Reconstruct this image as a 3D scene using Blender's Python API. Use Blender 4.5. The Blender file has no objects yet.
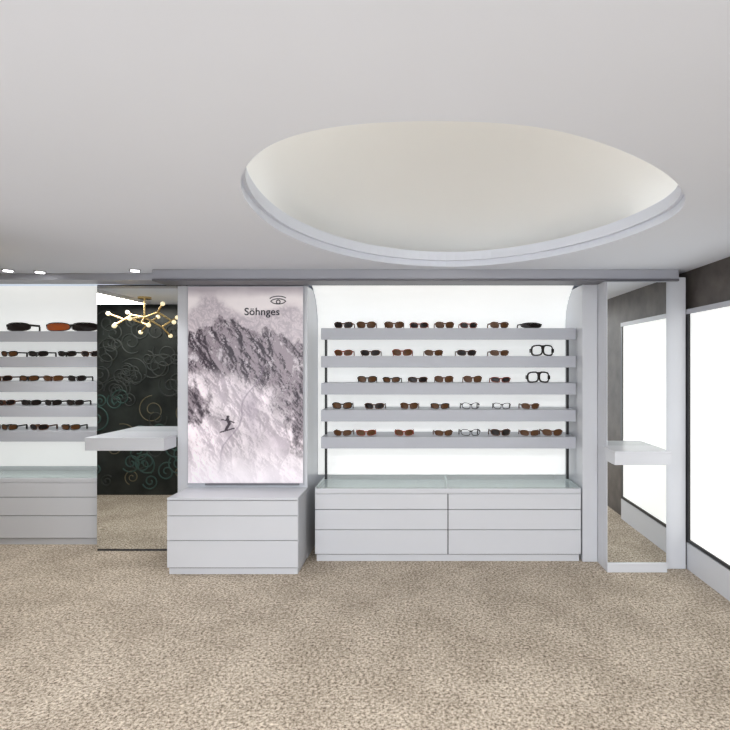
import bpy, bmesh, math, random
from mathutils import Vector, noise, Matrix
from mathutils.geometry import tessellate_polygon
random.seed(4)
S=bpy.context.scene
F=512.0; CX=420.0; CY=365.0; H=1.65; CEIL=2.42
def PX(x,Y): return (x-CX)*Y/F
def PZ(y,Y): return H-(y-CY)*Y/F

# ---------------------------------------------------------------- materials
def mat(name,col,rough=0.5,metal=0.0,emit=None,es=0.0,spec=0.5):
    m=bpy.data.materials.new(name); m.use_nodes=True
    b=m.node_tree.nodes['Principled BSDF']
    b.inputs['Base Color'].default_value=(*col,1)
    b.inputs['Roughness'].default_value=rough
    b.inputs['Metallic'].default_value=metal
    b.inputs['Specular IOR Level'].default_value=spec
    if emit:
        b.inputs['Emission Color'].default_value=(*emit,1)
        b.inputs['Emission Strength'].default_value=es
    return m
def paint(name,col,rough=0.5,var=0.03,scale=3,spec=0.3):
    m=mat(name,col,rough,spec=spec); nt=m.node_tree; b=nt.nodes['Principled BSDF']
    tc=nt.nodes.new('ShaderNodeTexCoord'); n=nt.nodes.new('ShaderNodeTexNoise')
    n.inputs['Scale'].default_value=scale; n.inputs['Detail'].default_value=3
    r=nt.nodes.new('ShaderNodeValToRGB')
    r.color_ramp.elements[0].position=.3; r.color_ramp.elements[1].position=.7
    r.color_ramp.elements[0].color=(*[c*(1-var) for c in col],1)
    r.color_ramp.elements[1].color=(*[min(1,c*(1+var)) for c in col],1)
    nt.links.new(tc.outputs['Object'],n.inputs['Vector']); nt.links.new(n.outputs['Fac'],r.inputs['Fac'])
    nt.links.new(r.outputs['Color'],b.inputs['Base Color'])
    return m
M={}
M['ceil']=paint('ceiling_paint',(.79,.835,.92),.85,.008,1.2,.1)
M['wall']=paint('wall_paint',(.78,.79,.83),.7)
M['dome']=paint('dome_plaster',(.87,.875,.86),.85,.01,1,.1)
M['rim']=paint('dome_rim_paint',(.74,.78,.87),.45,.01)
M['white']=paint('white_lacquer',(.66,.68,.725),.25,.01,3,.45)
M['grey']=paint('grey_lacquer',(.50,.51,.56),.35,.01)
M['fascia']=paint('shelf_lacquer',(.49,.51,.565),.3,.01)
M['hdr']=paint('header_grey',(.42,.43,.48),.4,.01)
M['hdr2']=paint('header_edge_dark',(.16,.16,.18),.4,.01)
M['black']=mat('black_metal',(.012,.012,.014),.4)
M['gap']=mat('shadow_gap',(.05,.05,.055),.8)
M['mirror']=mat('mirror_silver',(.86,.88,.87),.0,1.0)
M['dark']=paint('dark_wood',(.10,.088,.08),.5,.3,6)
M['gold']=mat('brass',(.80,.60,.28),.25,1.0)
M['bulb']=mat('bulb_glow',(1,.95,.8),.4,0,(1,.80,.45),.9)
M['spot']=mat('spot_glow',(1,1,1),.5,0,(1,1,1),12)
M['led']=mat('led_strip',(1,1,1),.5,0,(1,.97,.90),3.0)
M['chrome']=mat('chrome',(.7,.7,.72),.2,1.0)
M['ink']=mat('print_ink',(.02,.02,.03),.6)
def glow(name,col,s,var=.06):
    m=mat(name,(.8,.8,.8),.5,0,col,s); nt=m.node_tree; b=nt.nodes['Principled BSDF']
    tc=nt.nodes.new('ShaderNodeTexCoord'); n=nt.nodes.new('ShaderNodeTexNoise'); n.inputs['Scale'].default_value=.8
    mr=nt.nodes.new('ShaderNodeMapRange'); mr.inputs[3].default_value=s*(1-var); mr.inputs[4].default_value=s*(1+var)
    nt.links.new(tc.outputs['Object'],n.inputs['Vector']); nt.links.new(n.outputs['Fac'],mr.inputs[0])
    nt.links.new(mr.outputs[0],b.inputs['Emission Strength']); return m
M['back']=glow('backlit_acrylic',(.98,1,.97),.50)
M['lightwall']=glow('lightbox_acrylic',(.98,1,.965),.60)
def glassmat():
    m=bpy.data.materials.new('display_glass'); m.use_nodes=True; nt=m.node_tree; nt.nodes.clear()
    o=nt.nodes.new('ShaderNodeOutputMaterial'); mx=nt.nodes.new('ShaderNodeMixShader')
    t=nt.nodes.new('ShaderNodeBsdfTransparent'); g=nt.nodes.new('ShaderNodeBsdfGlossy')
    t.inputs[0].default_value=(.97,1,.985,1); g.inputs['Roughness'].default_value=.02
    mx.inputs[0].default_value=.14
    nt.links.new(t.outputs[0],mx.inputs[1]); nt.links.new(g.outputs[0],mx.inputs[2])
    nt.links.new(mx.outputs[0],o.inputs[0]); return m
M['glass']=glassmat()
def carpet():
    m=mat('beige_loop_carpet',(.5,.45,.38),.95,spec=.05); nt=m.node_tree; b=nt.nodes['Principled BSDF']; L=nt.links.new
    tc=nt.nodes.new('ShaderNodeTexCoord')
    n1=nt.nodes.new('ShaderNodeTexNoise'); n1.inputs['Scale'].default_value=62; n1.inputs['Detail'].default_value=6; n1.inputs['Roughness'].default_value=.8
    n2=nt.nodes.new('ShaderNodeTexNoise'); n2.inputs['Scale'].default_value=3.2; n2.inputs['Detail'].default_value=4
    r=nt.nodes.new('ShaderNodeValToRGB'); e=r.color_ramp.elements
    e[0].position=.38; e[0].color=(.13,.10,.072,1); e[1].position=.62; e[1].color=(.84,.75,.63,1)
    k=e.new(.49); k.color=(.48,.41,.33,1)
    r2=nt.nodes.new('ShaderNodeValToRGB'); r2.color_ramp.elements[0].color=(.84,.83,.82,1); r2.color_ramp.elements[0].position=.38
    r2.color_ramp.elements[1].color=(1,1,1,1); r2.color_ramp.elements[1].position=.62
    mx=nt.nodes.new('ShaderNodeMix'); mx.data_type='RGBA'; mx.blend_type='MULTIPLY'; mx.inputs[0].default_value=1
    L(tc.outputs['Object'],n1.inputs['Vector']); L(tc.outputs['Object'],n2.inputs['Vector'])
    L(n1.outputs['Fac'],r.inputs[0]); L(n2.outputs['Fac'],r2.inputs[0])
    L(r.outputs[0],mx.inputs[6]); L(r2.outputs[0],mx.inputs[7]); L(mx.outputs[2],b.inputs['Base Color'])
    bp=nt.nodes.new('ShaderNodeBump'); bp.inputs['Strength'].default_value=.5; bp.inputs['Distance'].default_value=.01
    L(n1.outputs['Fac'],bp.inputs['Height']); L(bp.outputs[0],b.inputs['Normal'])
    return m
M['carpet']=carpet()
M['paperbase']=paint('dark_wallpaper',(.022,.026,.024),.35,.5,5)
M['scroll_teal']=mat('scroll_teal',(.035,.085,.075),.5)
M['scroll_gold']=mat('scroll_gold',(.15,.13,.075),.5)
M['scroll_blk']=mat('scroll_dark',(.03,.036,.034),.5)

# ---------------------------------------------------------------- helpers
def link(o): S.collection.objects.link(o); return o
def mesh_obj(name,verts,faces,m,smooth=False):
    me=bpy.data.meshes.new(name); me.from_pydata(verts,[],faces); me.update()
    if m: me.materials.append(m)
    if smooth:
        for p in me.polygons: p.use_smooth=True
    return link(bpy.data.objects.new(name,me))
def box(name,x0,x1,y0,y1,z0,z1,m,bev=0.0):
    cx,cy,cz=(x0+x1)/2,(y0+y1)/2,(z0+z1)/2
    bm=bmesh.new(); bmesh.ops.create_cube(bm,size=1)
    for v in bm.verts: v.co=Vector((v.co.x*(x1-x0),v.co.y*(y1-y0),v.co.z*(z1-z0)))
    if bev>0: bmesh.ops.bevel(bm,geom=bm.edges[:],offset=bev,segments=2,affect='EDGES',profile=.5)
    me=bpy.data.meshes.new(name); bm.to_mesh(me); bm.free(); me.materials.append(m)
    o=link(bpy.data.objects.new(name,me)); o.location=(cx,cy,cz); return o
def group(name,parts,loc):
    e=link(bpy.data.objects.new(name,None)); e.location=loc; e.empty_display_size=.1
    bpy.context.view_layer.update()
    for p in parts:
        p.parent=e; p.matrix_parent_inverse=e.matrix_world.inverted()
    return e
def cyl(name,c,r,h,m,seg=32,r2=None):
    bm=bmesh.new(); bmesh.ops.create_cone(bm,cap_ends=True,segments=seg,radius1=r,radius2=r if r2 is None else r2,depth=h)
    me=bpy.data.meshes.new(name); bm.to_mesh(me); bm.free(); me.materials.append(m)
    o=link(bpy.data.objects.new(name,me)); o.location=c; return o
def wire(name,lines,y,r,m):
    cu=bpy.data.curves.new(name,'CURVE'); cu.dimensions='3D'; cu.bevel_depth=r; cu.bevel_resolution=2
    for L_ in lines:
        sp=cu.splines.new('POLY'); sp.points.add(len(L_)-1)
        for k,p in enumerate(L_): sp.points[k].co=(p[0],y if len(p)==2 else p[1],p[1] if len(p)==2 else p[2],1)
    o=link(bpy.data.objects.new(name,cu)); cu.materials.append(m); return o

XL,XR,YB,YF=-5.0,2.2,-1.6,5.25
# ---------------------------------------------------------------- room shell
box('floor',XL-.1,XR+.1,YB-.1,YF+.1,-.1,0,M['carpet'])
box('wall_far',XL,XR,YF,YF+.1,0,CEIL,M['wall'])
box('wall_left',XL-.1,XL,YB,YF,0,CEIL,M['wall'])
box('wall_right',XR,XR+.1,YB,YF,0,CEIL,M['dark'])
sf=[box('sill',XL,XR,YB-.1,YB,0,.12,M['white']),box('head',XL,XR,YB-.1,YB,2.36,CEIL,M['white'])]
for i,x in enumerate([XL,-2.6,-.2,XR-.08]):
    sf.append(box('post_%d'%i,x,x+.08,YB-.1,YB,.12,2.36,M['white']))
group('added_window_1',sf,((XL+XR)/2,YB,1.2))  # unseen shopfront opening, added so world light reaches the room
# partition with scroll wallpaper (seen in the left mirror)
W=[box('partition_core',XL,-2.45,2.46,2.58,0,CEIL,M['paperbase'])]
random.seed(11)
def spiral(cx,cz,r,t0,dirn,turns=1.6):
    return [(cx+r*(1-.85*k/40)*math.cos(t0+dirn*turns*2*math.pi*k/40),cz+r*(1-.85*k/40)*math.sin(t0+dirn*turns*2*math.pi*k/40)) for k in range(41)]
sets={'scroll_teal':[],'scroll_gold':[],'scroll_blk':[]}
for k in range(110):
    x=random.uniform(XL+.25,-2.7); z=random.uniform(.15,2.25); r=random.uniform(.07,.20)
    r=min(r,x-XL-.02,-2.47-x,z-.02,CEIL-z-.02)
    nm='scroll_blk' if z>1.25 or random.random()<.2 else random.choice(['scroll_teal','scroll_teal','scroll_gold'])
    sets[nm].append(spiral(x,z,r,random.uniform(0,6.28),random.choice([-1,1])))
for nm,l in sets.items():
    W.append(wire(nm,l,2.583,.009 if nm!='scroll_gold' else .006,M[nm]))
group('wall_partition',W,(-3.7,2.52,1.2))

# ceiling with oval opening
ctrl=[(240,187),(246,166),(268,146),(310,131),(370,123),(435,121),(500,123),(555,130),(605,144),(645,161),(672,178),(686,196),
      (679,212),(655,226),(615,241),(565,254),(510,263),(455,267),(400,264.5),(352,257),(310,245),(276,229),(252,209)]
cp=[]
for (x,y) in ctrl:
    Y=(CEIL-H)*F/(CY-y); cp.append(Vector((PX(x,Y),Y)))
def catmull(p,n):
    out=[]; N=len(p)
    for i in range(N):
        a,b,c,d=p[i-1],p[i],p[(i+1)%N],p[(i+2)%N]
        for k in range(n):
            t=k/n
            out.append(.5*((2*b)+(c-a)*t+(2*a-5*b+4*c-d)*t*t+(3*b-a-3*c+d)*t**3))
    return out
hole=catmull(cp,6)
for _ in range(6):
    hole=[(hole[i-1]+hole[i]*2+hole[(i+1)%len(hole)])/4 for i in range(len(hole))]
cen=sum(hole,Vector((0,0)))/len(hole); n=len(hole)
outer=[Vector((XL,YB,0)),Vector((XR,YB,0)),Vector((XR,YF,0)),Vector((XL,YF,0))]
hv=[Vector((p.x,p.y,0)) for p in hole]
tess=tessellate_polygon([outer,hv])
allv=[(v.x,v.y,CEIL) for v in outer+hv]
mesh_obj('ceiling',allv,[tuple(t) for t in tess],M['ceil'])
def ring(s,z): return [(cen.x+(p.x-cen.x)*s,cen.y+(p.y-cen.y)*s,z) for p in hole]
def loft(name,rings,m,cap=None,smooth=True):
    v=[]; f=[]
    for r in rings: v+=r
    for k in range(len(rings)-1):
        for i in range(n):
            j=(i+1)%n; f.append((k*n+i,k*n+j,(k+1)*n+j,(k+1)*n+i))
    if cap is not None:
        v.append(cap); c=len(v)-1; b=(len(rings)-1)*n
        for i in range(n): f.append((b+i,b+(i+1)%n,c))
    return mesh_obj(name,v,f,m,smooth)
fas=loft('rim_fascia',[ring(1,CEIL),ring(1,CEIL+.045),ring(.982,CEIL+.045),ring(.982,CEIL+.11),ring(1.02,CEIL+.11),ring(1.02,CEIL+.05),ring(1.16,CEIL+.05)],M['rim'],smooth=False)
dr=[ring(1.16,CEIL+.05)]; DH=.80
for k in range(1,12):
    t=k/12*math.pi/2; dr.append(ring(1.16*math.cos(t)**.85,CEIL+.05+DH*math.sin(t)))
dome=loft('dome_shell',dr,M['dome'],cap=(cen.x,cen.y,CEIL+.05+DH))
lv=[];lf=[]
for i in range(n):
    p=hole[i]; d=(p-cen); a=math.degrees(math.atan2(d.y,d.x))
    if 30<a<150: continue
    q=hole[(i+1)%n]; k=len(lv)
    for pp in (p,q):
        for s in (1.035,1.075): lv.append((cen.x+(pp.x-cen.x)*s,cen.y+(pp.y-cen.y)*s,CEIL+.06))
    lf.append((k,k+2,k+3,k+1))
led=mesh_obj('cove_led_strip',lv,lf,M['led'])
l=bpy.data.lights.new('cove_uplight','AREA'); l.shape='RECTANGLE'; l.size=1.0; l.size_y=.08; l.energy=17; l.color=(1,.97,.93)
cl=link(bpy.data.objects.new('cove_uplight',l)); cl.location=(cen.x,1.50,CEIL+.10); cl.rotation_euler=(math.radians(180-25),0,0)
group('ceiling_dome',[fas,dome,led,cl],(cen.x,cen.y,CEIL))

HX0,HX1=PX(152,4.12),PX(679,4.12)
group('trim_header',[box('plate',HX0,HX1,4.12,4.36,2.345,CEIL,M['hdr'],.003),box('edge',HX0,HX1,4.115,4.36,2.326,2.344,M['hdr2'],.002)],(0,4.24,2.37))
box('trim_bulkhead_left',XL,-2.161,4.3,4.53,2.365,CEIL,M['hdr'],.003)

# ---------------------------------------------------------------- eyewear
LM=[mat('frame_black',(.015,.012,.010),.3,spec=.3),mat('frame_tortoise',(.10,.035,.014),.3,spec=.3),mat('frame_red',(.26,.045,.02),.3,spec=.3),
    mat('lens_dark',(.02,.015,.014),.15,spec=.2),mat('lens_brown',(.11,.05,.02),.15,spec=.2),mat('lens_grey',(.42,.43,.45),.1),
    mat('lens_orange',(.42,.10,.025),.15,spec=.3)]
def glasses(bm,cx,cy,z,w,h,fm,lm,style='pair',rot=0):
    cr,sr=math.cos(rot),math.sin(rot)
    def T(x,y,zz): return Vector((cx+x*cr-y*sr,cy+x*sr+y*cr,z+zz))
    def curve_y(x): return (x/(w/2))**2*.022
    def prism(outline_i,outline_o,y0,y1,mi):
        N=len(outline_o)
        fo=[bm.verts.new(T(p[0],y0+curve_y(p[0]),p[1])) for p in outline_o]
        fi=[bm.verts.new(T(p[0],y0+curve_y(p[0]),p[1])) for p in outline_i]
        bo=[bm.verts.new(T(p[0],y1+curve_y(p[0]),p[1])) for p in outline_o]
        for i in range(N):
            j=(i+1)%N
            for q in ((fo[i],fo[j],fi[j],fi[i]),(fo[j],fo[i],bo[i],bo[j])):
                bm.faces.new(q).material_index=mi
        return fi
    def lens(c,rw,rh,t,mi_f,mi_l,e=.75,sk=.12):
        N=20; oo=[];ii=[]
        for k in range(N):
            a=2*math.pi*k/N; ca,sa=math.cos(a),math.sin(a)
            x=abs(ca)**e*math.copysign(1,ca); y=abs(sa)**e*math.copysign(1,sa)
            yy=y*rh+ (sk*rh*math.copysign(1,c)*x if c else 0)
            oo.append((c+x*rw,h*.5+yy)); ii.append((c+x*(rw-t),h*.5+yy*(rh-t)/rh))
        fi=prism(ii,oo,0,.006,mi_f)
        if mi_l is not None:
            vs=[bm.verts.new(v.co+Vector((0,.002,0))) for v in fi]
            bm.faces.new(vs).material_index=mi_l
    def bx(x0,x1,y0,y1,z0,z1,mi):
        v=[bm.verts.new(T(a,b,c)) for a in(x0,x1) for b in(y0,y1) for c in(z0,z1)]
        for q in((0,1,3,2),(4,6,7,5),(0,4,5,1),(2,3,7,6),(0,2,6,4),(1,5,7,3)):
            bm.faces.new([v[i] for i in q]).material_index=mi
    if style=='pair':
        rw=w*.235
        lens(-w*.26,rw,h*.46,.006,fm,lm); lens(w*.26,rw,h*.46,.006,fm,lm)
        bx(-w*.06,w*.06,0,.006,h*.58,h*.78,fm)
    elif style=='shield':
        lens(0,w*.5,h*.48,.008,fm,lm)
    else:
        # swim/ski goggle: two wide see-through eyes in a heavy dark rim
        rw=w*.255
        lens(-w*.25,rw,h*.5,.014,fm,lm,.62,-.08); lens(w*.25,rw,h*.5,.014,fm,lm,.62,-.08)
        bx(-w*.06,w*.06,0,.012,h*.62,h*.95,fm)
        bx(-w*.53,-w*.47,.01,.05,h*.3,h*.65,fm); bx(w*.47,w*.53,.01,.05,h*.3,h*.65,fm)
        return
    for s in(-1,1):
        x=s*w*.49
        bx(x-.004,x+.004,.02,.13,h*.55,h*.78,fm)
        bx(x-.004,x+.004,.12,.135,0,h*.6,fm)
def eyewear(name,rows):
    bm=bmesh.new()
    for r in rows: glasses(bm,*r)
    me=bpy.data.meshes.new(name); bm.to_mesh(me); bm.free()
    for m in LM: me.materials.append(m)
    return link(bpy.data.objects.new(name,me))
ZS=[1.969,1.728,1.494,1.262,1.028]
def unit(x0,x1,yf,yb,cols,posts,sx0,sx1,bx0,bx1):
    P=[]
    ct=.62
    P.append(box('plinth',x0+.01,x1-.01,yf+.02,yb,0,.055,M['white']))
    P.append(box('carcass',x0,x1,yf+.02,yb,.055,ct-.05,M['gap']))
    rows=[(.065,.265),(.271,.435),(.441,ct-.052)]
    for c in range(cols):
        a=x0+(x1-x0)*c/cols; b=x0+(x1-x0)*(c+1)/cols
        for r,(za,zb) in enumerate(rows):
            P.append(box('drawer_%d_%d'%(c,r),a+(.004 if c else 0),b-(.004 if c<cols-1 else 0),yf,yf+.02,za,zb,M['white'],.002))
    P.append(box('tray_bottom',x0,x1,yf,yb,ct-.048,ct-.04,M['white']))
    P.append(box('tray_front',x0,x1,yf,yf+.012,ct-.04,ct-.006,M['white'],.002))
    for i in range(cols+1):
        xx=x0+(x1-x0)*i/cols
        P.append(box('tray_side_%d'%i,max(x0,xx-.008),min(x1,xx+.008),yf+.012,yb,ct-.04,ct,M['white']))
    P.append(box('glass_top',x0,x1,yf,yb,ct,ct+.006,M['glass']))
    for i,z in enumerate(ZS):
        P.append(box('shelf_%d'%i,sx0,sx1,yf+.15,yb,z-.03,z,M['fascia'],.001))
        P.append(box('shelf_fascia_%d'%i,sx0,sx1,yf+.13,yf+.15,z-.10,z,M['fascia'],.002))
    for i,x in enumerate(posts):
        P.append(box('upright_%d'%i,x-.010,x+.010,yf+.30,yf+.33,ct+.006,ZS[0]-.03,M['black']))
    v=[];f=[]; prof=[(yb,ct+.006),(yb,1.3),(yb,2.02)]
    A=yb-(yf+.06)
    for k in range(1,13):
        t=k/12*math.pi/2; prof.append((yf+.06+A*math.cos(t),2.02+.36*math.sin(t)))
    for (y,z) in prof: v+=[(bx0,y,z),(bx1,y,z)]
    for k in range(len(prof)-1): f.append((2*k,2*k+1,2*k+3,2*k+2))
    P.append(mesh_obj('backlit_panel',v,f,M['back'],True))
    return P
U1=unit(PX(315,4.29),PX(581,4.29),4.29,4.79,2,[-.845,1.325],-.855,1.345,-.955,1.36)
U2=unit(-4.6,-2.90,4.69,5.19,1,[],-4.6,-2.92,-4.6,-2.88)
rows=[]
X=lambda x:PX(x,4.47)
data=[(0,[343,366,394,419,445,469,500,532]),(1,[343,370,402,434,467,500,543]),(2,[367,391,418,444,473,501,539]),
      (3,[342,374,409,440,471,502,531]),(4,[342,366,404,444,471,501,530,553])]
for r,xs in data:
    for i,x in enumerate(xs):
        st='pair'; w=.165*random.uniform(.92,1.08); h=.060*random.uniform(.9,1.1)
        fm=random.choice([0,1,1,1,2]); lm=random.choice([3,3,4,4])
        if (r,x) in((1,543),(2,539)): st='mask'; w=.20; h=.10; fm=0; lm=None
        elif (r,x)==(0,532): st='shield'; w=.19; h=.055; fm=0; lm=3
        elif (r,x) in((3,471),(3,502),(4,471)): lm=None; fm=0
        elif (r,x) in((4,404),(1,402)): fm=2;lm=4
        rows.append((X(x),4.475,ZS[r],w,h,fm,lm,st,random.uniform(-.12,.12)))
U1.append(eyewear('sunglasses_assortment',rows))
rows=[]
data=[(0,[-30,17,57,84]),(1,[-25,8,37,66,90]),(2,[-20,2,28,52,76]),(3,[-15,5,30,52,74]),(4,[-20,8,38,70])]
for r,xs in data:
    for i,x in enumerate(xs):
        w=.18*random.uniform(.9,1.1); h=.06; st='pair'; fm=random.choice([0,0,1]); lm=random.choice([3,3,4])
        if r==0: w=.25; h=.09; st='shield'; lm={17:3,57:6,84:3}.get(x,3); fm=0
        rows.append((min(PX(x,4.88),-3.03),4.875,ZS[r],w,h,fm,lm,st,random.uniform(-.1,.1)))
U2.append(eyewear('sunglasses_assortment',rows))
group('eyewear_display_cabinet',U1,(.23,4.5,0))
group('eyewear_display_cabinet.001',U2,(-3.7,4.9,0))

# ---------------------------------------------------------------- poster pillar + drawers in front
ax0,ax1=PX(167,4.02),PX(298,4.02)
PB=[box('pillar_body',-2.07,-.96,4.37,5.2,0,2.325,M['white'],.004)]
px0,px1=PX(188,4.35),PX(303,4.35); pz0,pz1=PZ(483,4.35),PZ(287,4.35)
PB.append(box('poster_backing',px0-.01,px1+.006,4.352,4.37,pz0-.02,pz1+.01,M['grey'],.003))
PB.append(box('poster_foot',px0+.15,px1-.03,4.335,4.352,pz0-.016,pz0-.002,M['hdr2']))
NX,NZ=190,330
v=[];f=[];cols=[]
def lerp(a,b,t):
    t=max(0,min(1,t)); return tuple(a[i]+(b[i]-a[i])*t for i in range(3))
def sm(a,b,x):
    t=max(0,min(1,(x-a)/(b-a))); return t*t*(3-2*t)
def seg(u,w,a,b):
    ax,ay=a;bx_,by=b; dx,dy=bx_-ax,by-ay; t=max(0,min(1,((u-ax)*dx+(w-ay)*dy)/(dx*dx+dy*dy)))
    return math.hypot(u-ax-t*dx,w-ay-t*dy)
def hf(u,w):
    a=u*.8+w*.55; b_=w*.75-u*.5
    return noise.ridged_multi_fractal(Vector((a*3.2,b_*2.3,1.7)),.85,2.1,8,1.0,2.0)
def pic(u,w):
    V=w/1.72
    e=.008
    h=hf(u,w); sx=(hf(u+e,w)-h)/e; sy=(hf(u,w+e)-h)/e
    n1=noise.fractal(Vector((u*3,w*3,0)),1.0,2.0,6); n2=noise.fractal(Vector((u*14+w*6,w*9-u*6,3)),.6,2.0,6)
    lit=.5+.055*(-sx-.3*sy)
    steep=min(1,math.hypot(sx,sy)/14)
    snow=lerp((.17,.14,.18),(.78,.73,.76),lit)
    rock=lerp((.018,.012,.02),(.24,.20,.23),lit+.3*n2)
    # rocky massif in the upper middle, diagonal slope below
    ridge=.845-.22*abs(u-.36)+.05*n1+.025*n2
    band=sm(ridge+.008,ridge-.012,V)
    low=.55-.14*sm(.35,.95,u)+.09*n1
    rz=sm(low-.10,low+.05,V)
    rk=sm(.15,.58,steep*.75+.35*n2+.25*rz)
    slope=lerp(snow,(.56,.50,.54),.55)
    slope=tuple(c*(1+.30*n1+.15*n2) for c in slope)
    c=lerp(slope,lerp(snow,rock,rk),rz*.92)
    far=.90+.035*math.sin(u*9)+.05*n1
    sky=lerp((.68,.63,.64),(.36,.32,.35),sm(.93,1.0,V)+.35*n1)
    hz=lerp(sky,lerp((.54,.48,.51),(.30,.26,.30),steep),sm(far+.02,far-.03,V)*.8)
    c=lerp(hz,c,band)
    d=math.hypot((u-.03)/.17,(V-.40)/.15)+.45*n2+.3*n1
    c=lerp(c,rock,sm(1.0,.55,d)*.9)
    d=math.hypot((u-1.02)/.19,(V-.33)/.22)+.45*n2+.3*n1
    c=lerp(c,rock,sm(1.0,.55,d)*.85)
    t=abs(u-(.42+.75*(V-.30)+.03*math.sin(V*26)))
    if .05<V<.60: c=lerp(c,(.18,.14,.19),.6*sm(.014,.0,t))
    t=abs(u-(.60-.5*(V-.25)+.02*math.sin(V*18)))
    c=lerp(c,(.22,.18,.23),.6*sm(.13,.0,t)*sm(.12,.25,V)*sm(.52,.4,V)*(.7+n1))
    c=lerp(c,(.76,.72,.76),sm(.22,.02,V)*.65)
    for a,b,r in(((.33,.47),(.36,.52),.012),((.36,.52),(.345,.56),.014),((.345,.578),(.346,.58),.013),((.28,.445),(.40,.48),.006),((.35,.55),(.40,.53),.006),((.345,.55),(.29,.555),.005)):
        if seg(u,w,a,b)<r: c=(.03,.02,.03)
    return tuple(max(0,min(1,k)) for k in c)
for j in range(NZ+1):
    for i in range(NX+1):
        u=i/NX; w=j/NZ
        v.append((px0+(px1-px0)*u,4.350,pz0+(pz1-pz0)*w)); cols.append(pic(u,w*1.72))
for j in range(NZ):
    for i in range(NX):
        a=j*(NX+1)+i; f.append((a,a+1,a+NX+2,a+NX+1))
pm=mat('poster_print',(.5,.5,.5),.2,spec=.35)
po=mesh_obj('mountain_poster',v,f,pm)
ca=po.data.color_attributes.new('print','FLOAT_COLOR','POINT')
for i,c in enumerate(cols): ca.data[i].color=(*c,1)
nt=pm.node_tree; at=nt.nodes.new('ShaderNodeAttribute'); at.attribute_name='print'; b=nt.nodes['Principled BSDF']
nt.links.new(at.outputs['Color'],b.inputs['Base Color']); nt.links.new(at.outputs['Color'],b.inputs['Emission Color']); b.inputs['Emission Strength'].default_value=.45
PB.append(po)
fc=bpy.data.curves.new('logo_text','FONT'); fc.body='Söhnges'; fc.size=.088; fc.extrude=.001; fc.offset=.0012; fc.space_character=1.04
to=link(bpy.data.objects.new('logo_text',fc)); to.data.materials.append(M['ink'])
to.location=(PX(244,4.34),4.346,PZ(315,4.34)); to.rotation_euler=(math.pi/2,0,0); PB.append(to)
def arcpts(cx,cz,rx,rz,a0,a1,n_=16): return [(cx+rx*math.cos(a0+(a1-a0)*k/n_),cz+rz*math.sin(a0+(a1-a0)*k/n_)) for k in range(n_+1)]
ex,ez=PX(278,4.34),PZ(302,4.34)
PB.append(wire('eye_emblem',[arcpts(ex,ez,.065,.028,.1,math.pi-.1),arcpts(ex,ez+.01,.06,.026,math.pi+.2,2*math.pi-.2),arcpts(ex,ez+.002,.016,.016,0,6.283),arcpts(ex,ez+.02,.075,.03,.5,math.pi-.3)],4.347,.004,M['ink']))
group('poster_pillar',PB,(-1.5,4.7,0))
P=[box('plinth',ax0+.008,ax1-.008,4.04,4.368,0,.05,M['white']),box('carcass',ax0+.004,ax1,4.04,4.368,.05,.585,M['white']),
   box('gap_backing',ax0+.01,ax1-.01,4.034,4.04,.05,.585,M['gap']),
   box('top',ax0,ax1,4.02,4.368,.588,.606,M['white'],.002)]
for r,(a,b_) in enumerate([(.058,.268),(.273,.462),(.467,.583)]):
    P.append(box('drawer_%d'%r,ax0,ax1,4.02,4.034,a,b_,M['white'],.002))
group('drawer_cabinet',P,(-1.47,4.2,0))

# ---------------------------------------------------------------- left mirror with console ledge
P=[box('mirror_backing',-2.864,-2.085,4.545,4.66,0,2.36,M['gap']),
   box('mirror_glass',-2.864,-2.10,4.54,4.545,.02,2.35,M['mirror']),
   box('mirror_trim',-2.10,-2.075,4.50,4.545,0,2.36,M['grey']),
   box('ledge_top',-2.72,-2.075,4.15,4.54,1.045,1.06,M['white'],.002),box('ledge_front',-2.72,-2.075,4.15,4.165,.955,1.045,M['white'],.002),
   box('ledge_side_l',-2.72,-2.70,4.165,4.36,.955,1.045,M['white']),box('ledge_side_r',-2.095,-2.075,4.165,4.36,.955,1.045,M['white'])]
group('wall_mirror',P,(-2.48,4.6,0))

# ---------------------------------------------------------------- right columns, mirror, ledge
box('column',1.362,1.488,4.29,5.2,0,2.325,M['white'],.004)
box('column.001',1.49,1.983,4.13,5.2,0,2.325,M['white'])
box('column.002',1.985,2.15,4.14,5.2,0,2.36,M['white'],.004)
P=[box('mirror_glass',1.494,1.962,4.08,4.085,.075,2.31,M['mirror']),box('mirror_backing',1.49,1.966,4.085,4.125,.0,2.315,M['white']),
   box('kick_plate',1.49,1.966,4.07,4.085,.0,.075,M['white'],.002),
   box('ledge_top',1.45,1.87,3.81,4.079,.992,1.007,M['white'],.002),box('ledge_front',1.45,1.87,3.81,3.825,.905,.992,M['white'],.002),
   box('ledge_side_l',1.45,1.47,3.825,4.0,.905,.992,M['white']),box('ledge_side_r',1.85,1.87,3.825,4.0,.905,.992,M['white'])]
group('wall_mirror.001',P,(1.7,4.1,0))
P=[box('lit_face',2.165,2.17,2.70,4.10,.25,2.06,M['lightwall']),box('housing',2.17,2.199,2.66,4.15,.22,2.10,M['white']),
   box('frame_top',2.155,2.17,2.66,4.15,2.06,2.10,M['grey']),box('frame_bottom',2.155,2.17,2.66,4.15,.225,.25,M['black']),
   box('frame_far',2.155,2.17,4.10,4.15,.25,2.06,M['black']),box('frame_near',2.155,2.17,2.66,2.70,.25,2.06,M['black']),
   box('base_panel',2.16,2.199,2.66,4.15,0,.215,M['white'],.002)]
group('light_box',P,(2.18,3.4,1.1))

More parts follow.
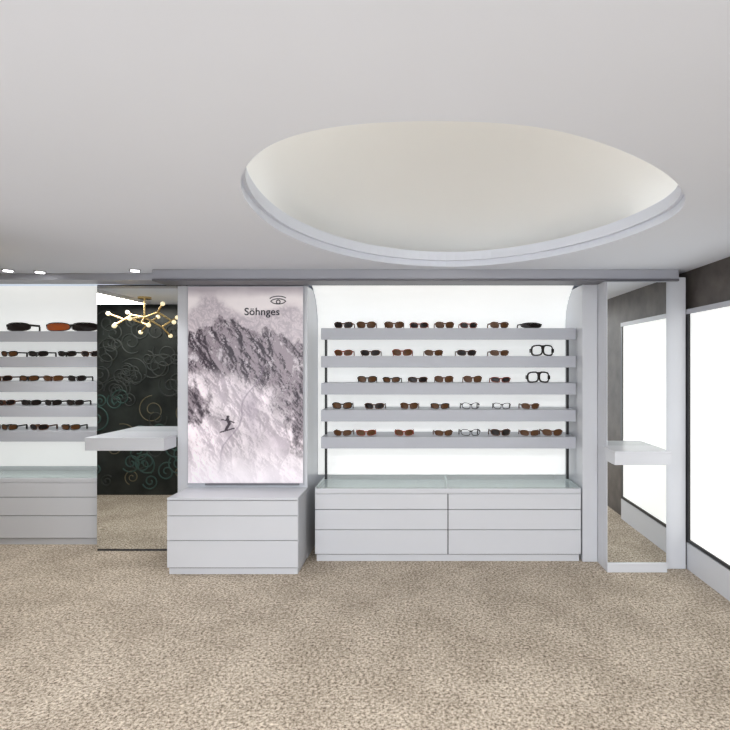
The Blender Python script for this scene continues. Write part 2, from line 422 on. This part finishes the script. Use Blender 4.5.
# ---------------------------------------------------------------- ceiling spots
def spot(i,x,y):
    z=CEIL
    a=cyl('trim_ring',(x,y,z-.006),.045,.012,M['chrome']); b=cyl('lens',(x,y,z-.0135),.032,.003,M['spot'])
    l=bpy.data.lights.new('spot','SPOT'); l.energy=18; l.spot_size=1.7; l.spot_blend=.7; l.shadow_soft_size=.03
    lo=link(bpy.data.objects.new('spot_lamp',l)); lo.location=(x,y,z-.03)
    group('ceiling_spotlight' if i==0 else 'ceiling_spotlight.%03d'%i,[a,b,lo],(x,y,z))
for i,(x,y) in enumerate([(PX(135,4.13),4.13),(PX(8,4.13),4.13),(PX(40,4.2),4.2)]): spot(i,x,y)
def fill_panel(i,x,y,sx,sy,e,col):  # added fill light in a ceiling frame, out of view
    fr=box('fill_frame',x-sx/2-.03,x+sx/2+.03,y-sy/2-.03,y+sy/2+.03,CEIL-.03,CEIL,M['white'],.003)
    l=bpy.data.lights.new('fill_panel','AREA'); l.shape='RECTANGLE'; l.size=sx; l.size_y=sy; l.energy=e; l.color=col
    lo=link(bpy.data.objects.new('fill_lamp',l)); lo.location=(x,y,CEIL-.035)
    group('added_fill_panel' if i==0 else 'added_fill_panel.%03d'%i,[fr,lo],(x,y,CEIL))
fill_panel(0,-1.5,0,2.0,1.0,98,(1,.99,.98)); fill_panel(1,1.0,0,1.8,1.0,88,(1,.99,.98)); fill_panel(2,-3.6,3.4,.6,1.0,22,(1,.95,.88))  # unseen fill lights, added to brighten floor, ceiling and furniture

# ---------------------------------------------------------------- branching chandelier (seen in mirror)
c0=Vector((-3.12,3.28,2.19)); lines=[[(c0.x,c0.y,CEIL),(c0.x,c0.y,c0.z)]]; bl=[]
random.seed(8)
for k in range(6):
    a=k*2*math.pi/6+.3; L1=random.uniform(.16,.25)
    p=c0+Vector((math.cos(a)*L1,math.sin(a)*L1*.8,random.uniform(-.12,.06))); lines.append([tuple(c0),tuple(p)])
    for s in(-1,1):
        a2=a+s*.6; q=p+Vector((math.cos(a2)*.17,math.sin(a2)*.13,s*.07+random.uniform(-.05,.04))); lines.append([tuple(p),tuple(q)]); bl.append(q)
rods=wire('brass_arms',lines,0,.011,M['gold']); parts=[rods,cyl('canopy',(c0.x,c0.y,CEIL-.012),.07,.024,M['gold'])]
bm=bmesh.new()
for q in bl: bmesh.ops.create_uvsphere(bm,u_segments=14,v_segments=10,radius=.024,matrix=Matrix.Translation(q))
me=bpy.data.meshes.new('bulbs'); bm.to_mesh(me); bm.free(); me.materials.append(M['bulb']); parts.append(link(bpy.data.objects.new('globe_bulbs',me)))
group('branching_chandelier',parts,(c0.x,c0.y,CEIL))

# ---------------------------------------------------------------- world, camera
w=bpy.data.worlds.new('World'); S.world=w; w.use_nodes=True
w.node_tree.nodes['Background'].inputs[0].default_value=(.90,.94,1,1); w.node_tree.nodes['Background'].inputs[1].default_value=2.35
cam=bpy.data.cameras.new('Camera'); co=link(bpy.data.objects.new('Camera',cam)); S.camera=co
co.location=(0,0,H); co.rotation_euler=(math.pi/2,0,0)
cam.sensor_width=36; cam.lens=36*F/730; cam.shift_x=-(CX-365)/730; cam.clip_start=.05
S.view_settings.view_transform='Standard'; S.view_settings.look='None'
